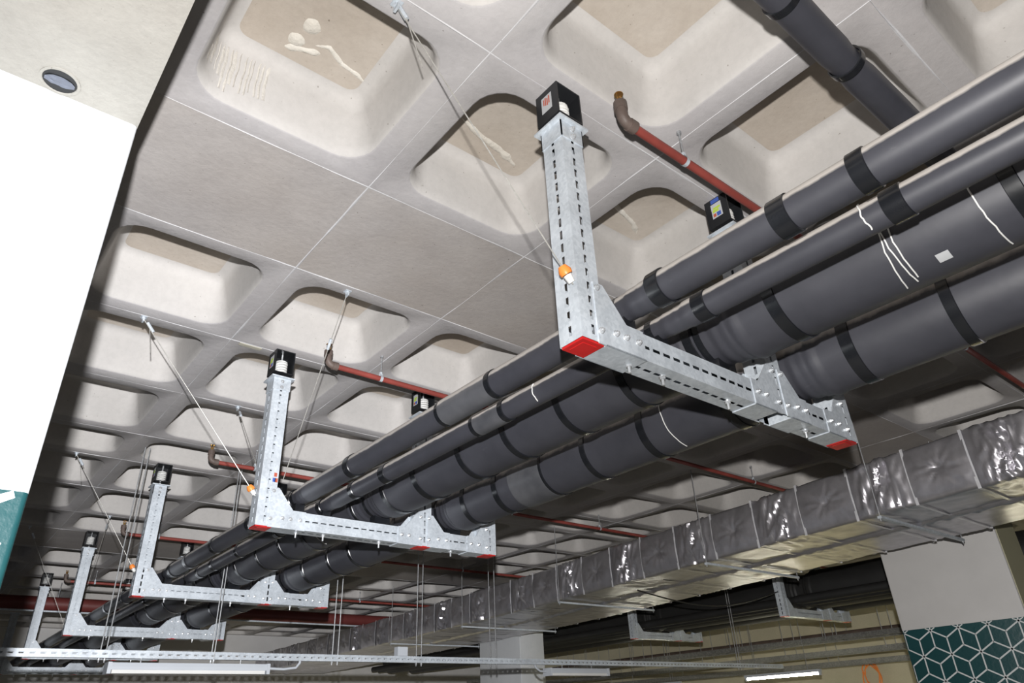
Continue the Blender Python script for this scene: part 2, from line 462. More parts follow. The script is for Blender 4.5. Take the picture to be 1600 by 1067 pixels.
# plastic sleeve cast into the beam
sl = thing('pipe_sleeve', 'round cast-in pipe end in the beam underside above the white column', 'pipe', (-0.066, 1.672, 3.0))
mb = MB(); n = 28
vs = []
for r_, z in ((0.047, 0.0), (0.047, -0.003), (0.040, -0.003), (0.039, 0.0)):
    vs += [(r_*math.cos(2*PI*k/n), r_*math.sin(2*PI*k/n), z) for k in range(n)]
mb.add(vs, [(L*n+k, L*n+(k+1) % n, (L+1)*n+(k+1) % n, (L+1)*n+k) for L in range(3) for k in range(n)])
mb.obj('rim', M['beam'], sl, 40)
MB().add([(0.039*math.cos(2*PI*k/n), 0.039*math.sin(2*PI*k/n), -0.0008) for k in range(n)], [tuple(range(n))]).obj('void_shade_disc', M['black'], sl)  # flat black disc painted in for the shade inside the sleeve, no real hole
vs = []; fs = []
for i in range(9):
    for j in range(7):
        x, y = -0.034+0.068*i/8, -0.022+0.034*j/6
        w = math.sqrt(max(0, 1-(x/0.036)**2))
        vs.append((x, y*w+0.004, -0.002-0.006*abs(noise.noise(Vector((x*60, y*60, 1))))))
        if i and j: fs.append(((i-1)*7+j-1, i*7+j-1, i*7+j, (i-1)*7+j))
MB().add(vs, fs).obj('crumpled_plug', M['plug'], sl)

def far_column(x, y0, y1, label, zt, m='grey', side=True):
    c = struct(bevel_box(x, x+0.5, y0, y1, zt, ZC, 0.012).obj('column', M[m], None, 35), label)
    bevel_box(x, x+0.5, y0, y1, 0, zt, 0.012).obj('teal_band', M['teal'], c, 35)['label'] = 'teal painted band with white star pattern'
    pattern_lines(c, (x, y1-0.012, 0.2), (0, -1, 0), (0, 0, 1), y1-y0-0.024, zt-0.2, 0.133, 0.0056, (-1, 0, 0))
    pattern_lines(c, (x+0.012, y0, 0.2), (1, 0, 0), (0, 0, 1), 0.476, zt-0.2, 0.133, 0.0056, (0, -1, 0))
    if side: bevel_box(x+0.02, x+0.4995, y0-0.006, y0+0.02, zt, ZC-0.002, 0.004).obj('cream_side', M['olive'], c)
    return c
far_column(7.0, 2.02, 3.02, 'grey column with teal star pattern at right edge', 2.085)
far_column(7.62, 9.12, 10.18, 'grey column behind the foil duct at picture centre', 1.45, 'white', False)

# ------------------------------------------------------------------ pipe support frames
TW = 0.095; HW = TW/2
ZB0, ZB1 = 2.465, 2.56
PX = (1.335, 2.33, 2.835)
def slots(L, pitch=0.05, ln=0.033, start=0.02):
    n = int((L-2*start)/pitch); return [(start+k*pitch, start+k*pitch+ln) for k in range(n)]
def slotted_post(z0, z1):
    mb = MB(); L = z1-z0; s = slots(L)
    mb.slot_face((-HW, -HW, z0), (0, 0, 1), (1, 0, 0), L, TW, s, 0.0055)
    mb.slot_face((HW, HW, z0), (0, 0, 1), (-1, 0, 0), L, TW, s, 0.0055)
    mb.slot_face((-HW, HW, z0), (0, 0, 1), (0, -1, 0), L, TW, s, 0.0055)
    mb.slot_face((HW, -HW, z0), (0, 0, 1), (0, 1, 0), L, TW, s, 0.0055)
    mb.add([(-HW, -HW, z1), (HW, -HW, z1), (HW, HW, z1), (-HW, HW, z1)], [(0, 1, 2, 3)])
    return mb
def slotted_bar(x0, x1, z0=ZB0, z1=ZB1, hy=HW, pitch=0.05, ln=0.033, start=0.02):
    mb = MB(); L = x1-x0; s = slots(L, pitch, ln, start); h = z1-z0
    mb.slot_face((x0, -hy, z0), (1, 0, 0), (0, 0, 1), L, h, s, min(0.0055, h*0.2))
    mb.slot_face((x0, hy, z0), (1, 0, 0), (0, 0, 1), L, h, s, min(0.0055, h*0.2))
    mb.slot_face((x0, -hy, z0), (1, 0, 0), (0, 1, 0), L, 2*hy, s, min(0.0055, hy*0.2))
    mb.slot_face((x0, -hy, z1), (1, 0, 0), (0, 1, 0), L, 2*hy, s, min(0.0055, hy*0.2))
    for x in (x0, x1): mb.add([(x, -hy, z0), (x, hy, z0), (x, hy, z1), (x, -hy, z1)], [(0, 1, 2, 3)])
    return mb
def bolt_mesh():
    mb = MB()
    mb.tube([(0, 0, 0), (0, -0.002, 0)], 0.011, 12)
    mb.tube([(0, -0.002, 0), (0, -0.009, 0)], 0.0085, 6)
    mb.tube([(0, -0.009, 0), (0, -0.014, 0)], 0.0042, 6)
    return mb.mesh('bolt', M['zinc'])
BOLT = bolt_mesh()
def stud_mesh():
    mb = MB()
    mb.tube([(0, 0, 0.003), (0, 0, -0.032)], 0.005, 8)
    mb.tube([(0, 0, 0), (0, 0, -0.003)], 0.013, 12)
    mb.tube([(0, 0, -0.003), (0, 0, -0.011)], 0.0095, 6)
    return mb.mesh('stud', M['zinc'])
STUD = stud_mesh()
def cap_mesh():
    mb = MB(); mb.box(-HW+0.004, HW-0.004, -HW+0.004, HW-0.004, -0.006, 0.002); mb.box(-0.028, 0.028, -0.028, 0.028, -0.0075, -0.005)
    return mb.mesh('end_cap', M['cap'])
CAP = cap_mesh()
POST = slotted_post(ZB0, 3.318).mesh('post', M['galv'])
STUB = slotted_post(ZB0, 2.69).mesh('stub_post', M['galv'])
BAR1 = slotted_bar(PX[0]+HW, PX[1]-HW).mesh('crossbar', M['galv'])
BAR2 = slotted_bar(PX[1]+HW, PX[2]-HW).mesh('crossbar', M['galv'])
def gusset(side, reach, zt_, zpost):
    """folded corner bracket: front and back cheeks joined under the bar; side = +1 right of the post, -1 left of it"""
    e, t = HW+0.004, 0.004; mb = MB(); zb, zt = ZB0-0.004, ZB1+0.003
    for y0, y1 in ((-e, -e+t), (e-t, e)):
        poly = [(HW-0.030, zb), (reach, zb), (reach, zt), (zt_, zt), (HW+0.012, zpost), (HW-0.030, zpost)]
        if side < 0: poly = [(-x, z) for x, z in poly][::-1]
        mb.prism(poly, y0, y1)
    a, b = HW+0.001, reach
    if side < 0: a, b = -reach, -HW-0.001
    mb.box(a, b, -e, e, zb, ZB0)
    return mb.mesh('corner_bracket', M['galv'])
GUS = {(0, 1): gusset(1, 0.225, 0.150, 2.675), (1, -1): gusset(-1, 0.185, 0.140, 2.655), (1, 1): gusset(1, 0.185, 0.140, 2.655), (2, -1): gusset(-1, 0.185, 0.120, 2.650)}
def head_mesh():
    mb = MB(); e = HW+0.004
    for z0, z1, w in ((3.245, 3.322, e),):
        for (x0, x1, y0, y1) in ((-w, w, -w, -w+0.004), (-w, w, w-0.004, w), (-w, -w+0.004, -w, w), (w-0.004, w, -w, w)): mb.box(x0, x1, y0, y1, z0, z1)
    mb.box(-0.068, 0.068, -0.068, 0.068, 3.318, 3.326)
    return mb.mesh('head_plate', M['galv'])
HEAD = head_mesh()
SADX = {1: (1.53, 0.026), 2: (1.69, 0.024), 3: (2.045, 0.05), 4: (2.56, 0.05)}
PIPES = {1: (1.53, 2.653, 0.0535), 2: (1.69, 2.629, 0.0445), 3: (2.045, 2.729, 0.147), 4: (2.56, 2.716, 0.146)}
NECK = 0.86
def saddle(k):
    x, z, r = PIPES[k]; w = SADX[k][1]; mb = MB(); rn = r*NECK; n = 10
    poly = [(x-w, ZB1), (x+w, ZB1)] + [(x+w-2*w*i/n, z-math.sqrt(rn*rn-(w-2*w*i/n)**2)-0.0018) for i in range(n+1)]
    mb.prism(poly, -0.03, 0.03)
    return mb.mesh('pipe_saddle', M['tape'])
SAD = {k: saddle(k) for k in PIPES}
def strap(k):
    x, z, r = PIPES[k]; rn = r*NECK+0.0015; n = 28; vs = []; fs = []
    pr = [(x-rn*math.cos(2*PI*i/n), z+rn*math.sin(2*PI*i/n)) for i in range(n+1)]
    for i, (a, b) in enumerate(pr):
        vs += [(a, -0.014, b), (a, 0.014, b)]
        if i: fs.append((2*i-2, 2*i-1, 2*i+1, 2*i))
    return MB().add(vs, fs).mesh('pipe_strap', M['tape'], 40)
STRAP = {k: strap(k) for k in PIPES}
def make_frame(label, group, Y, xo=0.0, zo=0.0, full=True):
    saddles = full
    t = thing('pipe_support_frame', label, 'pipe support', (xo, Y, zo), group)
    for i, x in enumerate(PX):
        p = put('post' if i < 2 else 'stub_post', POST if i < 2 else STUB, t, (x, 0, 0))
        if not (i == 1 and Y < 2): put('end_cap', CAP, p, (0, 0, ZB0))['label'] = 'red plastic end cap'
        for sd in (-1, 1):
            if (i, sd) in GUS: put('corner_bracket', GUS[(i, sd)], t, (x, 0, 0))
        if i < 2:
            put('head_plate', HEAD, t, (x, 0, 0))
            if full:
                for z in (3.262, 3.298):
                    put('bolt', BOLT, p, (0, -HW-0.004, z)); put('bolt', BOLT, p, (HW+0.004, 0, z), (0, 0, PI/2))
    put('crossbar', BAR1, t); put('crossbar', BAR2, t)
    if full:
        f = -HW-0.004
        for x, z in ((1.365, 2.505), (1.365, 2.655), (1.43, 2.515), (1.475, 2.515), (1.53, 2.515),
                     (2.30, 2.505), (2.30, 2.635), (2.36, 2.505), (2.36, 2.635), (2.17, 2.515), (2.22, 2.515), (2.43, 2.515), (2.49, 2.515),
                     (2.805, 2.505), (2.805, 2.62), (2.68, 2.515), (2.74, 2.515)):
            put('bolt', BOLT, t, (x, f, z))
        for z in (2.505, 2.63): put('bolt', BOLT, t, (2.835+HW, 0.02, z), (0, 0, PI/2))
    for k in PIPES if saddles else ():
        put('pipe_saddle', SAD[k], t); put('pipe_strap', STRAP[k], t)
    if full:
        for x in (1.533, 1.693, 2.045, 2.555): put('stud', STUD, t, (x, 0, ZB0))
    return t
FY = (1.25, 3.70, 6.12, 8.72, 11.3, 13.8)
FL = ['large galvanised pipe frame nearest the camera with bright red end caps',
      'second nearest galvanised pipe frame, orange tag on its left post',
      'third galvanised pipe frame, between the second frame and the long slotted trunking',
      'fourth galvanised pipe frame, small one at lower left just above the slotted trunking',
      'fifth galvanised pipe frame, mostly below the slotted trunking at lower left',
      'farthest galvanised pipe frame, at the bottom left edge under the white light batten']
for y, l in zip(FY, FL):
    fr = make_frame(l, 'galvanised frames along the black pipes', y)
    if y == 3.70:
        for (x, z, m) in ((1.365, 2.745, 'sticker_red'), (1.360, 2.715, 'sticker_blue'), (1.372, 2.715, 'sticker_red')):
            MB().box(x-0.008, x+0.008, -HW-0.001, -HW, z-0.011, z+0.011).obj('paint_mark', M[m], fr)
make_frame('galvanised frame beyond the foil duct, nearer the patterned column', 'galvanised frames beyond the duct', 4.95, 7.06, 0.05, False)
make_frame('galvanised frame beyond the foil duct, farther from the patterned column', 'galvanised frames beyond the duct', 7.42, 7.06, 0.05, False)

# ------------------------------------------------------------------ spring hangers
def helix(r, z0, z1, turns, rad):
    n = int(turns*14); return MB().tube([(r*math.cos(2*PI*turns*i/n), r*math.sin(2*PI*turns*i/n), z0+(z1-z0)*i/n) for i in range(n+1)], rad, 7)
def hanger_parts():
    d = {}
    w, dp, z0, z1, t = 0.058, 0.055, 3.352, 3.499, 0.005
    mb = MB()
    mb.box(-w, w, -dp, dp, z1-t, z1); mb.box(-w, w, -dp, dp, z0, z0+t)
    mb.box(-w, -w+t, -dp, dp, z0+t, z1-t); mb.box(w-t, w, -dp, dp, z0+t, z1-t); mb.box(-w+t, w-t, dp-t, dp, z0+t, z1-t)
    d['housing'] = mb.mesh('housing', M['black'])
    d['spring'] = helix(0.030, z0+0.014, z0+0.082, 4.2, 0.0070).mesh('spring', M['coil'], 50)
    d['spring_cup'] = MB().tube([(0, 0, z0+0.005), (0, 0, z0+0.009)], 0.038, 18).mesh('spring_cup', M['black'], 40)
    d['pressure_plate'] = MB().tube([(0, 0, z0+0.084), (0, 0, z0+0.090)], 0.034, 18).mesh('pressure_plate', M['coil'], 40)
    mb = MB(); mb.tube([(0, 0, 3.326), (0, 0, z1-t)], 0.0055, 8); mb.tube([(0, 0, z0+0.090), (0, 0, z0+0.102)], 0.011, 6); mb.tube([(0, 0, 3.334), (0, 0, 3.345)], 0.012, 6)
    d['threaded_rod'] = mb.mesh('threaded_rod', M['zinc'], 40)
    return d
HP = hanger_parts()
def sticker(parent, bars):
    mb = MB(); x = -0.0588
    mb.box(x-0.0006, x, -0.026, 0.026, 3.395, 3.470)
    s = mb.obj('sticker', M['sticker'], parent)
    for (y0, y1, a, b, m) in bars:
        MB().box(x-0.0012, x-0.0007, y0, y1, a, b).obj('print', M[m], s)
ST_RED = [(-0.016, -0.010, 3.425, 3.462, 'sticker_red'), (-0.007, -0.001, 3.420, 3.455, 'sticker_red'), (0.002, 0.008, 3.425, 3.462, 'sticker_red'), (0.011, 0.016, 3.430, 3.458, 'sticker_red')]
ST_LIM = [(-0.02, 0.016, 3.440, 3.450, 'sticker_lime'), (-0.010, 0.020, 3.425, 3.438, 'sticker_lime'), (-0.018, 0.002, 3.400, 3.420, 'sticker_blue'), (0.006, 0.02, 3.402, 3.418, 'sticker_red')]
names = ['nearest', 'second', 'third', 'fourth', 'fifth', 'farthest']
for i, y in enumerate(FY[:5]):
    for j in (0, 1):
        lab = {(0, 0): 'black open spring box with red printed sticker on top of the nearest frame post',
               (0, 1): 'black spring box with lime and blue sticker just behind the dusty top pipe'}.get((i, j),
               'black open spring box with white coil above the %s post of the %s pipe frame' % (('left', 'middle')[j], names[i]))
        t = thing('spring_hanger', lab, 'spring hanger', (PX[j], y, 0), 'spring hangers under the slab')
        for nm, me in HP.items(): put(nm, me, t)
        if i < 3: sticker(t, ST_RED if (i, j) == (0, 0) else ST_LIM)
        if (i, j) == (0, 1): MB().box(-0.0595, -0.0585, -0.02, 0.022, 3.474, 3.494).obj('blue_label', M['sticker_blue'], t)

# ------------------------------------------------------------------ insulated pipes
def pipe_jacket(k, y0, y1, frames, m='rubber'):
    x, z, r = PIPES[k]; seg = 40 if r > 0.1 else 26; vs = []; fs = []
    ys = []; y = y0
    while y < y1:
        near = min((abs(y-f) for f in frames), default=9)
        ys.append(y); y += 0.012 if near < 0.24 else 0.07
    ys.append(y1)
    for i, y in enumerate(ys):
        near = min((abs(y-f) for f in frames), default=9)
        q = NECK if near < 0.06 else (NECK+0.055 if near < 0.10 else (0.955 if near < 0.135 else (1.03 if near < 0.175 else 1.0)))
        if near > 0.2: q *= 1+0.010*noise.noise(Vector((k*7, y*1.3, 0)))
        for a in range(seg):
            t = 2*PI*a/seg
            w = 1+0.006*noise.noise(Vector((math.cos(t)*1.5, y*2.2, math.sin(t)*1.5+k*5)))
            vs.append((r*q*w*math.cos(t), y, r*q*w*math.sin(t)))
        if i: fs += [((i-1)*seg+a, i*seg+a, i*seg+(a+1) % seg, (i-1)*seg+(a+1) % seg) for a in range(seg)]
    fs += [tuple(range(seg)), tuple((len(ys)-1)*seg+a for a in range(seg-1, -1, -1))]
    return MB().add(vs, fs).mesh('jacket', M[m], 50)
def band_mesh(r, w, m, name='tape_band', tilt=0.0):
    n = 36; vs = []; fs = []
    for (rr, yy) in ((r*1.0, -w/2), (r+0.004, -w/2+0.002), (r+0.004, w/2-0.002), (r*1.0, w/2)):
        vs += [(rr*math.cos(2*PI*a/n), yy+tilt*rr*math.cos(2*PI*a/n), rr*math.sin(2*PI*a/n)) for a in range(n)]
    fs = [(L*n+a, (L+1)*n+a, (L+1)*n+(a+1) % n, L*n+(a+1) % n) for L in range(3) for a in range(n)]
    return MB().add(vs, fs).mesh(name, m, 60)
RATIO = {1: 0.944, 2: 0.923, 3: 0.983, 4: 0.973}
BANDS = {1: [-1.6, -0.9, -0.3, 0.46, 0.69, 1.14, 1.36, 2.03, 2.37, 3.23, 3.86, 4.6, 5.3, 5.9, 6.3, 7.0, 7.8, 8.5],
         2: [-1.5, -0.8, -0.1, 0.47, 1.13, 1.38, 2.22, 2.41, 3.25, 3.60, 3.91, 4.7, 5.4, 5.95, 6.3, 7.1, 7.9],
         3: [-1.4, -0.9, -0.3, 0.23, 0.95, 1.20, 1.64, 2.0, 2.38, 2.74, 3.17, 3.5, 3.79, 4.2, 4.61, 4.98, 5.4, 5.85, 6.3, 6.8, 7.3, 7.8, 8.4],
         4: [-1.5, -1.0, -0.5, 0.1, 0.61, 0.98, 1.20, 1.55, 2.01, 2.40, 2.75, 3.16, 3.48, 3.76, 4.3, 4.97, 5.33, 5.8, 6.3, 6.9, 7.5, 8.1]}
WRAPS = {1: [(2.03, 2.37)], 2: [(2.22, 2.41)], 3: [], 4: [(2.75, 3.02)]}
PL = {1: 'slim black insulated pipe with dusty top, uppermost and closest to the frame posts',
      2: 'slim black insulated pipe, second from the frame posts, wrapped by white string ends',
      3: 'thick black insulated pipe beside the two slim pipes, with white string loops',
      4: 'thick black insulated pipe farthest from the left frame posts, lowest of the four'}
def make_pipe(k, label, group, y0, y1, frames, xo=0.0, zo=0.0, bands=True):
    x, z, r = PIPES[k]
    t = thing('insulated_pipe', label, 'pipe', (x+xo, 0, z+zo), group)
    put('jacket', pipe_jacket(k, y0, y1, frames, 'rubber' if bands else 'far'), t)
    if bands:
        w = 0.042 if r > 0.1 else 0.05
        for i, y in enumerate(BANDS[k]):
            y *= RATIO[k]
            near = min(abs(y-f) for f in frames)
            if near < 0.1: y += 0.1
            near = min(abs(y-f) for f in frames)
            q = 1.0 if near > 0.2 else (1.03 if near > 0.135 else 0.96)
            put('tape_band', band_mesh(r*1.006*q, w*(0.85+0.3*random.random()), M['tape'], 'tape_band', random.uniform(-0.05, 0.05)), t, (0, y, 0))
        for a, b in [(p*RATIO[k], q*RATIO[k]) for p, q in WRAPS[k]]: put('tape_wrap', band_mesh(r*1.012, b-a, M['wrap'], 'tape_wrap'), t, (0, (a+b)/2, 0))
    return t
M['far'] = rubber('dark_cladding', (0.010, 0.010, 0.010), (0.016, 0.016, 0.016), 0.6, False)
M['wrap'] = rubber('dusty_wrap_tape', (0.060, 0.062, 0.070), (0.11, 0.112, 0.12), 0.35)
PIPE_OBJ = {k: make_pipe(k, PL[k], 'black pipes on the galvanised frames', -2.2, 15.5, FY) for k in PIPES}
FL2 = {1: 'slim dark pipe beyond the foil duct, left of its frames', 2: 'slim dark pipe beyond the foil duct, between slim and thick ones',
       3: 'thick dark pipe beyond the foil duct, nearer one', 4: 'thick dark pipe beyond the foil duct, farther one'}
SMALL = dict(PIPES)
PIPES[3] = (2.00, ZB1+0.245, 0.235); PIPES[4] = (2.60, ZB1+0.20, 0.185)
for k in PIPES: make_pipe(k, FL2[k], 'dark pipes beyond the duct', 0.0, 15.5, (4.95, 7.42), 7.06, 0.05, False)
PIPES = SMALL
# white string tied round the pipes and a paper tag
def string_loop(parent, k, y, a0, a1, slant=0.0, r=0.0022, n=16):
    x, z, R = PIPES[k]; pts = []
    for i in range(n+1):
        t = math.radians(a0+(a1-a0)*i/n)
        pts.append(((R*1.012+0.002)*math.cos(t), y+slant*i/n+0.004*noise.noise(Vector((i*0.5, y*9, 0))), (R*1.012+0.002)*math.sin(t)))
    MB().tube(pts, r, 6).obj('string', M['coil'], parent, 50)
for (k, y, a0, a1, sl_) in ((3, 0.33, 165, 270, -0.02), (3, 0.575, 140, 262, -0.02), (3, 0.56, 140, 266, 0.03), (3, 0.545, 140, 255, 0.0), (2, 0.56, 130, 250, -0.01),
                            (4, 1.88, 160, 262, -0.03), (2, 1.98, 150, 245, 0.0), (3, 4.42, 165, 260, 0.0), (3, 4.25, 165, 250, 0.0)):
    string_loop(PIPE_OBJ[k], k, y*RATIO[k], a0, a1, sl_)
def curved_tag(k, y, a0, a1, w):
    x, z, R = PIPES[k]; vs = []; fs = []
    for i in range(7):
        t = math.radians(a0+(a1-a0)*i/6)
        for yy in (y-w/2, y+w/2): vs.append(((R*1.015+0.001)*math.cos(t), yy, (R*1.015+0.001)*math.sin(t)))
        if i: fs.append((2*i-2, 2*i-1, 2*i+1, 2*i))
    MB().add(vs, fs).obj('paper_tag', M['sticker'], PIPE_OBJ[k])
curved_tag(3, 0.45, 238, 250, 0.035)

# branch pipe crossing over the top right
t = thing('insulated_pipe', 'black insulated branch pipe crossing under the slab at top right', 'pipe', (0, 0.455, 3.255))
vs = []; fs = []; seg = 28; n = 90
for i in range(n+1):
    x = 0.55+(4.2-0.55)*i/n
    rr = 0.050*(1+0.03*noise.noise(Vector((x*4, 3, 1))))*(0.93 if abs(x-1.80) < 0.05 else 1)
    off = 0.004*noise.noise(Vector((x*2.5, 8, 0)))
    vs += [(x, rr*math.cos(2*PI*a/seg)+off, rr*math.sin(2*PI*a/seg)+off) for a in range(seg)]
    if i: fs += [((i-1)*seg+a, (i-1)*seg+(a+1) % seg, i*seg+(a+1) % seg, i*seg+a) for a in range(seg)]
fs += [tuple(range(seg-1, -1, -1)), tuple(n*seg+a for a in range(seg))]
MB().add(vs, fs).obj('jacket', M['rubber'], t, 50)
bm_ = band_mesh(0.0505, 0.03, M['tape'])
for x in (1.44, 1.80, 2.3, 2.9): put('tape_band', bm_, t, (x, 0, 0), (0, 0, PI/2))

# ------------------------------------------------------------------ red sprinkler pipes
def elbow_pts(x, z0, z1, r):
    return [(x+r, 0, z0)] + [(x+r-r*math.sin(PI/2*i/6), 0, z0+r-r*math.cos(PI/2*i/6)) for i in range(1, 7)] + [(x, 0, z1)]
def sprinkler(y, label, rods, x1=13.6, z=3.345, x0=1.485):
    t = thing('sprinkler_pipe', label, 'sprinkler pipe', (0, y, 0), 'red sprinkler pipes under the slab')
    MB().tube([(x0+0.055, 0, z), (x1, 0, z)], 0.0165, 14).obj('pipe', M['red'], t, 40)
    e = MB(); e.tube(elbow_pts(x0, z, z+0.075, 0.035), 0.021, 14)
    e.tube([(x0+0.030, 0, z), (x0+0.062, 0, z)], 0.0245, 14); e.tube([(x0, 0, z+0.05), (x0, 0, z+0.085)], 0.025, 14)
    e.obj('elbow', M['fitting'], t, 40)
    h = MB(); h.tube([(x0, 0, z+0.085), (x0, 0, z+0.105)], 0.011, 8); h.tube([(x0, 0, z+0.105), (x0, 0, z+0.113)], 0.007, 8)
    h.tube([(x0-0.010, 0, z+0.103), (x0-0.010, 0, z+0.126)], 0.002, 6); h.tube([(x0+0.010, 0, z+0.103), (x0+0.010, 0, z+0.126)], 0.002, 6)
    h.tube([(x0, 0, z+0.126), (x0, 0, z+0.1285)], 0.017, 14)
    h.obj('sprinkler_head', M['brass'], t, 40)
    for x in rods:
        r = MB(); r.tube([(x, 0, z+0.035), (x, 0, ZC-0.001)], 0.004, 8); r.tube([(x, 0, ZC-0.012), (x, 0, ZC-0.001)], 0.010, 6)
        r.obj('hanger_rod', M['rod'], t, 40)
        c = MB(); pts = [(x, 0.0185*math.sin(a), z+0.0185*math.cos(a)+(0.016 if abs(a) < 0.5 else 0)) for a in [PI*k/10 for k in range(-10, 11)]]
        vs = []; fs = []
        for i, p in enumerate(pts):
            vs += [(x-0.009, p[1], p[2]), (x+0.009, p[1], p[2])]
            if i: fs.append((2*i-2, 2*i-1, 2*i+1, 2*i))
        c.add(vs, fs); c.tube([(x, 0, z+0.028), (x, 0, z+0.042)], 0.009, 6)
        c.obj('pipe_clip', M['galv'], t, 40)
    return t
SL = ['red sprinkler pipe with brass head nearest the camera, beside the tall frame post', 'red sprinkler pipe crossing behind the second frame',
      'red sprinkler pipe with hooked end between the second and third frames', 'red sprinkler pipe with hooked end just past the third frame',
      'far red sprinkler pipe past the fourth frame']
for (y, l) in zip((1.09, 3.385, 5.36, 7.97, 10.85), SL): sprinkler(y, l, [1.83, 4.44, 5.7, 7.6, 9.6])
t = thing('water_main', 'thick dark red water main crossing behind the fourth frame', 'pipe', (0, 11.9, 3.21))
MB().tube([(0.9, 0, 0), (13.9, 0, 0)], 0.092, 24).obj('pipe', M['main'], t, 40)
for x in (1.6, 3.6, 5.0, 7.4): MB().tube([(x, 0, 0.09), (x, 0, ZC-3.21-0.001)], 0.006, 8).obj('hanger_rod', M['rod'], t)
t = thing('water_pipe', 'silver grey pipe under the red water main at lower left', 'pipe', (0, 11.75, 3.095))
MB().tube([(0.3, 0, 0), (6.5, 0, 0)], 0.013, 12).obj('pipe', M['galv'], t, 40)
for x in (0.6, 3.4): MB().tube([(x, 0, 0.01), (x, 0, ZC-3.095-0.001)], 0.005, 8).obj('hanger_rod', M['rod'], t)

# ------------------------------------------------------------------ bracing cables
def cable(label, a, b, tagged=False, clip=0.0, tail=None, r=0.0024):
    a, b = Vector(a), Vector(b); d = (b-a).normalized()
    t = thing('bracing_cable', label, 'cable', a, 'steel bracing cables of the frames')
    o = Vector((0, 0, 0)); e = b-a
    MB().tube([o-Vector((0, 0, 0.012)), e*0.5+Vector((0, 0, -0.004)), e], r, 6).obj('wire', M['wire'], t)
    m = MB(); m.box(-0.016, 0.016, -0.016, 0.016, -0.004, -0.0005); m.tube([(0, 0, -0.004), (0, 0, -0.016)], 0.010, 6)
    m.box(-0.004, 0.004, -0.014, 0.014, -0.03, -0.01); m.obj('anchor', M['galv'], t)
    if clip:
        c = e*clip
        MB().tube([c-d*0.03, c+d*0.03], 0.0085, 8).obj('wire_grip', M['galv'], t)
    if tail:
        MB().tube([d*0.06, Vector(tail)*0.5+d*0.03, Vector(tail)], r*0.9, 6).obj('wire_tail', M['wire'], t)
    if tagged:
        c = e-d*0.035
        MB().tube([c-d*0.03, c-d*0.012, c], [0.013, 0.021, 0.019], 14).obj('orange_tag', M['orange'], t, 40)['label'] = 'orange plastic clip'
        g = MB(); g.tube([c+d*0.002, c+d*0.028], [0.014, 0.011], 12); g.obj('ferrule', M['coil'], t, 40)
    return t
cable('long steel cable from the top of the picture to the nearest frame post, orange clip', (0.674, 1.275, ZC), (1.283, 1.215, 2.645), True, 0.03, (0.10, 0.0, -0.22), 0.0022)
cable('steel cable with a grip from the solid strip to the second frame post', (1.323, 2.855, ZC), (1.405, 3.64, 2.72), False, 0.27)
cable('steel cable with a loose tail and orange clip left of the second frame', (0.561, 3.707, ZC), (1.283, 3.69, 2.625), True, 0.06, (0.07, 0.0, -0.20))
cable('steel cable running behind the second frame post', (1.396, 4.599, ZC), (1.33, 3.752, 2.725), False, 0.12)
cable('steel cable with orange clip left of the third frame', (0.70, 6.145, ZC), (1.283, 6.10, 2.635), True, 0.08, (0.08, 0.0, -0.22))
cable('steel cable running down to the fourth frame post', (1.336, 7.948, ZC), (1.40, 8.665, 2.95), False, 0.15)
cable('steel cable left of the fourth frame at lower left', (0.76, 8.74, ZC), (1.283, 8.71, 2.56), False, 0.1)
cable('steel cable from the right end of the nearest frame towards the duct', (5.55, 2.6, ZC), (2.89, 1.25, 2.60), False, 0.9)
# small orange clips on the third frame's right stub of the second frame
# ------------------------------------------------------------------ slotted trunking with rods
TY = 5.75
t = thing('cable_trunking', 'long galvanised slotted trunking crossing the bottom of the picture', 'trunking', (0, TY, 0))
slotted_bar(-0.6, 9.4, 2.002, 2.052, 0.022, 0.06, 0.034, 0.03).obj('channel', M['galv'], t)
rod_x = [(1.10, 0), (1.135, 0.0), (1.85, -0.03), (1.85, 0.035), (2.803, 0), (2.852, 0), (3.606, 0), (3.659, 0), (4.43, 0), (4.50, 0), (5.30, 0), (5.36, 0), (7.2, 0), (7.26, 0), (8.40, 0), (8.45, 0)]
def at_duct(x, y): return 5.0 < x < 7.6
for x, dy in rod_x:
    if at_duct(x, TY): continue
    r = MB(); r.tube([(x, dy, 1.975), (x, dy, ZC-0.001)], 0.0042, 8); r.tube([(x, dy, 1.988), (x, dy, 2.0)], 0.009, 6)
    r.obj('hanger_rod', M['rod'], t, 40)
MB().box(3.40, 3.50, -0.03, 0.03, 2.053, 2.125).obj('junction_box', M['enamel'], t)
# light battens
def batten(x0, x1, y, z, label):
    t = thing('light_batten', label, 'light fitting', (0, y, z), 'light battens under the trunking')
    mb = MB(); p = [(-0.05, 0.045), (0.05, 0.045), (0.055, 0.02), (0.055, 0.0), (-0.055, 0.0), (-0.055, 0.02)]
    n = len(p)
    mb.add([(x, a, b) for x in (x0, x1) for a, b in p], [(k, (k+1) % n, n+(k+1) % n, n+k) for k in range(n)]+[tuple(range(n)), tuple(range(2*n-1, n-1, -1))])
    mb.obj('body', M['enamel'], t)
    mb = MB(); q = [(-0.045, 0.0), (-0.040, -0.022), (0.040, -0.022), (0.045, 0.0)]; n = 4
    mb.add([(x, a, b) for x in (x0+0.02, x1-0.02) for a, b in q], [(k, (k+1) % n, n+(k+1) % n, n+k) for k in range(n)]+[tuple(range(n)), tuple(range(2*n-1, n-1, -1))])
    mb.obj('diffuser', M['coil'], t)
    for x in (x0-0.0, x1): MB().box(x-0.012, x+0.012, -0.058, 0.058, -0.024, 0.048).obj('end_piece', M['enamel'], t)
    for x in (x0+0.2, x1-0.2): MB().tube([(x, 0, 0.044), (x, 0, 2.003-z)], 0.005, 8).obj('hanger_rod', M['rod'], t)
    return t
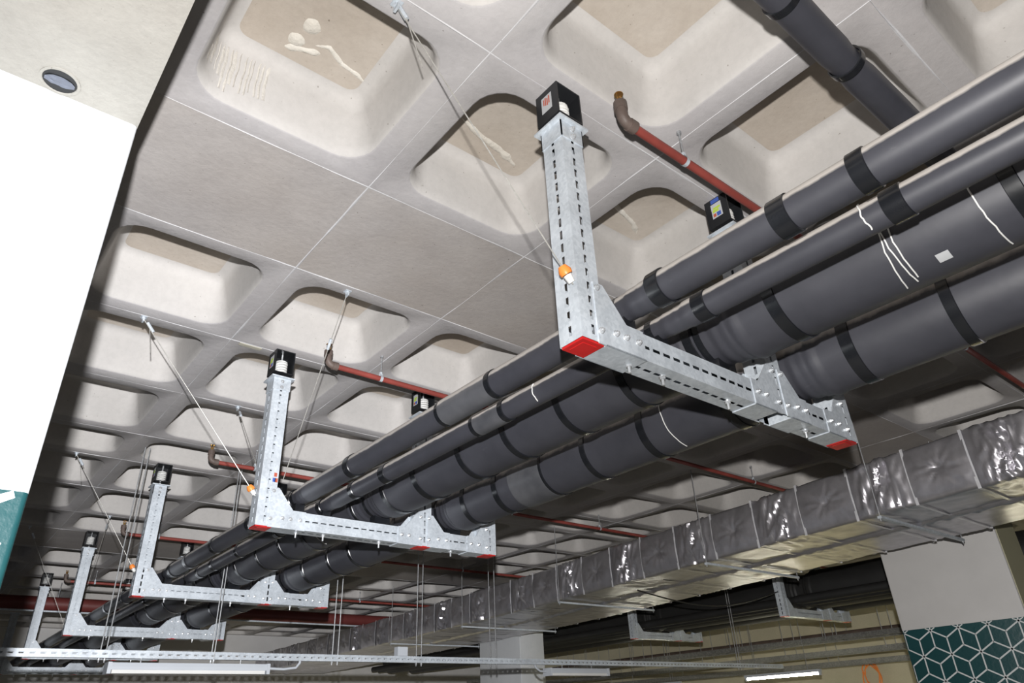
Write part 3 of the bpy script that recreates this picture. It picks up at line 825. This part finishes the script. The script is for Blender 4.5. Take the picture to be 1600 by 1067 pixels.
b1 = batten(1.165, 2.26, TY, 1.928, 'white light batten at the lower left under the slotted trunking')
MB().tube([(2.27, 0, 0.02), (2.40, 0, 0.015), (2.50, 0, 0.025), (2.53, 0, 0.06), (2.53, 0, 0.074)], 0.010, 8).obj('flex_conduit', M['enamel'], b1, 50)
b2 = batten(5.15, 5.97, TY, 1.925, 'white light batten under the trunking in front of the centre column')
MB().tube([(5.13, 0, 0.02), (5.05, 0, 0.02), (5.0, 0, 0.05), (4.98, 0, 0.076)], 0.010, 8).obj('flex_conduit', M['enamel'], b2, 50)

# ------------------------------------------------------------------ foil-insulated duct
CP = [(-1.5, 4.70), (1.2, 5.02), (3.1, 5.29), (6.7, 5.74), (9.8, 5.98), (14.0, 6.20), (16.8, 6.3)]
FP = [(-1.5, 5.95), (1.6, 6.34), (2.8, 6.53), (4.4, 6.82), (7.1, 7.28), (9.0, 7.48), (10.2, 7.55), (14.0, 7.75), (16.8, 7.85)]
def lerp_tab(tab, y):
    for (a, b), (c, d) in zip(tab, tab[1:]):
        if y <= c: return b+(d-b)*(y-a)/(c-a)
    return tab[-1][1]
ZD0, ZD1 = 2.69, 3.06
duct = thing('air_duct', 'large rectangular air duct wrapped in silver foil insulation', 'duct')
def ridge(p): return 1-abs(noise.noise(p))*2
def duct_section(y0, y1, crumple, seed):
    ny = max(8, int((y1-y0)/(0.014 if y0 < 6 else 0.022))); nz, nx = 26, 34
    rows = []
    for j in range(ny+1):
        y = y0+(y1-y0)*j/ny; xa, xb = lerp_tab(CP, y), lerp_tab(FP, y)
        ring = []
        for i in range(nz): ring.append((xa, ZD0+(ZD1-ZD0)*i/nz, -1, 0))
        for i in range(nx): ring.append((xa+(xb-xa)*i/nx, ZD1, 0, 1))
        for i in range(nz): ring.append((xb, ZD1-(ZD1-ZD0)*i/nz, 1, 0))
        for i in range(nx): ring.append((xb-(xb-xa)*i/nx, ZD0, 0, -1))
        row = []
        for (x, z, nxx, nzz) in ring:
            u = (y-y0)/(y1-y0); e = min(1, 6*u, 6*(1-u))
            q = Vector((x*1.0, y, z))
            vz = (z-ZD0)/(ZD1-ZD0)
            if nxx:
                bulge = 0.030*(math.sin(PI*min(max(vz, 0), 1)))**0.6
                if crumple:
                    w = ridge(Vector((y*11+2.2*noise.noise(q*4), z*2.0, seed)))
                    w2 = ridge(Vector((y*26+z*6, z*7+y*9, seed+5)))
                    cen = math.exp(-((u-0.5)/0.28)**2)
                    d = bulge*0.6 + (0.036*w*cen + 0.020*w2*cen + 0.007*w2)*e - 0.02*cen
                else:
                    rr = Vector((y-(y0+y1)/2, (z-(ZD0+ZD1)/2)*1.15)); r = rr.length; th = math.atan2(rr.y, rr.x)
                    star = math.sin(th*9+2*noise.noise(Vector((th*2, seed, 0))))+0.6*math.sin(th*15+seed)
                    d = bulge - 0.016*math.exp(-(r/0.03)**2) - 0.012*math.exp(-(r/0.09)**2) + 0.0075*star*math.exp(-r/0.085) + 0.004*ridge(q*6)+0.002*ridge(q*15)
                d -= 0.006*(1-e)
            elif nzz < 0:
                d = 0.005*noise.noise(Vector((x*5, y*5, seed))) + (0.008*ridge(Vector((x*7, y*16, seed))) if crumple else 0.003*ridge(Vector((x*9, y*5, seed))))*e
            else:
                d = 0.012*noise.noise(q*4) + (0.014*ridge(Vector((x*2, y*14, seed)))*e if crumple else 0)
            row.append((x+nxx*d, y, z+nzz*d))
        rows.append(row)
    n = len(rows[0]); vs = [p for r in rows for p in r]; fs = []
    for j in range(ny):
        for i in range(n): fs.append((j*n+i, j*n+(i+1) % n, (j+1)*n+(i+1) % n, (j+1)*n+i))
    nm = 'crumpled_foil' if crumple else 'foil_panel'
    MB().add(vs, fs).obj(nm, M['foil'], duct, 70)
def duct_strap(y):
    xa, xb = lerp_tab(CP, y), lerp_tab(FP, y); g = 0.012
    pts = [(xa-g, ZD0-g), (xa-g-0.010, (ZD0+ZD1)/2), (xa-g, ZD1+g), (xb+g, ZD1+g), (xb+g+0.01, (ZD0+ZD1)/2), (xb+g, ZD0-g)]
    vs = []; fs = []; n = len(pts)
    for (x, z) in pts: vs += [(x, y-0.010, z), (x, y+0.010, z)]
    for i in range(n): fs.append((2*i, 2*i+1, 2*((i+1) % n)+1, 2*((i+1) % n)))
    MB().add(vs, fs).obj('foil_tape', M['foiltape'], duct)
edges = [-1.5, -0.8, -0.1, 0.55, 1.02, 1.45, 1.86, 2.31, 2.76, 3.22, 3.68, 4.15, 4.62]
while edges[-1] < 16.4: edges.append(edges[-1]+0.48)
for i in range(len(edges)-1):
    duct_section(edges[i], edges[i+1], i % 2 == 0 and i >= 2 or i in (5, 7) and False, i*3.7)
    duct_strap(edges[i])
# crumpled standing seam along the underside
vs = []; fs = []; k = 0; y = -1.5
while y < 16.5:
    xm = lerp_tab(CP, y)*0.56+lerp_tab(FP, y)*0.44
    for (dx, dz) in ((-0.055, 0.008), (-0.03, -0.014), (0.0, -0.02), (0.03, -0.014), (0.055, 0.008)):
        a = noise.noise(Vector((y*14, dx*30, 2)))
        vs.append((xm+dx+0.012*noise.noise(Vector((y*6, 1, dx))), y, ZD0-0.006+dz*(1+0.9*a)))
    if k: fs += [(5*k-5+i, 5*k-4+i, 5*k+1+i, 5*k+i) for i in range(4)]
    k += 1; y += 0.03
MB().add(vs, fs).obj('flange_seam', M['foil'], duct, 60)
hl = ['nearest', 'second', 'third', 'fourth', 'fifth', 'sixth']
for k, y in enumerate((0.4, 2.12, 3.77, 5.97, 8.1, 10.2)):
    xa, xb = lerp_tab(CP, y), lerp_tab(FP, y)
    t = thing('duct_hanger', 'galvanised channel and rods carrying the foil duct, %s from the right edge' % hl[k], 'hanger', (0, y, 0), 'hangers under the foil duct')
    m = MB(); m.box(xa-0.075, xb+0.075, -0.014, 0.014, ZD0-0.046, ZD0-0.028); m.obj('channel', M['galv'], t)
    for x in (xa-0.065, xb+0.065):
        m = MB(); m.tube([(x, 0, ZD0-0.065), (x, 0, ZC-0.001)], 0.0038, 8); m.tube([(x, 0, ZD0-0.055), (x, 0, ZD0-0.046)], 0.009, 6); m.obj('hanger_rod', M['rod'], t, 40)

# ------------------------------------------------------------------ far services beyond the duct
def ladder(x, y0, y1, z, label, w=0.32, step=0.35):
    t = thing('cable_ladder', label, 'cable tray', (x, 0, z), 'cable ladders beyond the duct')
    for s in (-1, 1): MB().box(s*w/2-0.01, s*w/2+0.01, y0, y1, -0.035, 0.035).obj('side_rail', M['dull'], t)
    me = MB().box(-w/2+0.012, w/2-0.012, -0.014, 0.014, -0.02, 0.0).mesh('rung', M['dull'])
    y = y0+0.1
    while y < y1: put('rung', me, t, (0, y, 0)); y += step
    rod = MB().tube([(0, 0, 0.0), (0, 0, ZC-z-0.001)], 0.005, 6).mesh('hanger_rod', M['rod'])
    y = y0+0.6
    while y < y1:
        for s in (-1, 1): put('hanger_rod', rod, t, (s*w/2+s*0.016, y, 0))
        y += 1.7
    for i in range(5):
        pts = [(-w/2+0.05+0.055*i+0.012*noise.noise(Vector((i, q*0.7, 0))), y0+(y1-y0)*q/24, 0.012+0.004*(i % 2)) for q in range(25)]
        MB().tube(pts, 0.011, 6).obj('black_cable', M['cable'], t, 60)
    return t
ladder(11.0, 3.5, 15.0, 2.42, 'upper galvanised cable ladder left of the cream far wall')
ladder(11.8, 3.0, 15.0, 2.28, 'lower galvanised cable ladder close to the cream far wall')
ladder(12.6, 4.4, 15.5, 2.16, 'lowest cable ladder beside the lit fluorescent tube')
t = thing('grey_pipe_run', 'grey pipe running along the far cream wall', 'pipe', (12.9, 0, 2.62))
MB().tube([(0, 3, 0), (0, 16, 0)], 0.07, 16).obj('pipe', M['fitting'], t, 40)
for y in (4, 6.5, 9, 11.5): MB().tube([(0, y, 0.06), (0, y, ZC-2.62-0.001)], 0.006, 6).obj('hanger_rod', M['rod'], t)
for (lx, y0, lab) in ((10.40, 5.76, 'lit fluorescent tube fitting on the far side at lower right'), (10.40, 8.3, 'lit fluorescent tube fitting below the picture, farther row'), (10.40, 2.3, 'lit fluorescent tube fitting hidden behind the patterned column')):
    t = thing('fluorescent_tube', lab, 'light fitting', (lx, 0, 1.97), 'lit fluorescent tubes beyond the duct')
    MB().tube([(0, y0+0.05, -0.02), (0, y0+1.22, -0.02)], 0.016, 12).obj('tube', M['lit'], t, 40)
    MB().box(-0.03, 0.03, y0, y0+1.27, 0.0, 0.035).obj('spine', M['enamel'], t)
    for y in (y0+0.02, y0+1.25): MB().box(-0.02, 0.02, y-0.015, y+0.015, -0.045, 0.0).obj('lamp_holder', M['enamel'], t)
    for y in (y0+0.2, y0+1.05): MB().tube([(0, y, 0.035), (0, y, ZC-1.97-0.001)], 0.004, 6).obj('hanger_rod', M['rod'], t)
t = thing('orange_cable_coil', 'coil of orange cable hanging on the cream far wall', 'cable', (13.93, 6.72, 2.0))
pts = []
for i in range(70):
    a = 2*PI*i/23+0.6; rr = 0.13+0.02*math.sin(i*0.7)+0.012*(i//23)
    pts.append((-0.02-0.01*(i//23), rr*math.cos(a)*1.0+0.015*(i//23), rr*1.5*math.sin(a)-0.02*(i//23)))
MB().tube(pts, 0.012, 8).obj('coil', M['orange'], t, 60)
MB().tube([(0.07, 0.0, 0.22), (-0.05, 0.0, 0.23)], 0.01, 8).obj('hook', M['zinc'], t)
# sagging cable under the duct
pts = []
A, B = Vector((5.9, 5.1, 2.672)), Vector((8.345, 4.95, 2.80))
for i in range(25): pts.append(A.lerp(B, i/24)-Vector((0, 0, 0.16*math.sin(PI*i/24))))
tag(MB().tube(pts, 0.007, 6).obj('sagging_cable', M['cable'], None, 60), 'thin dark cable sagging below the foil duct', 'cable')
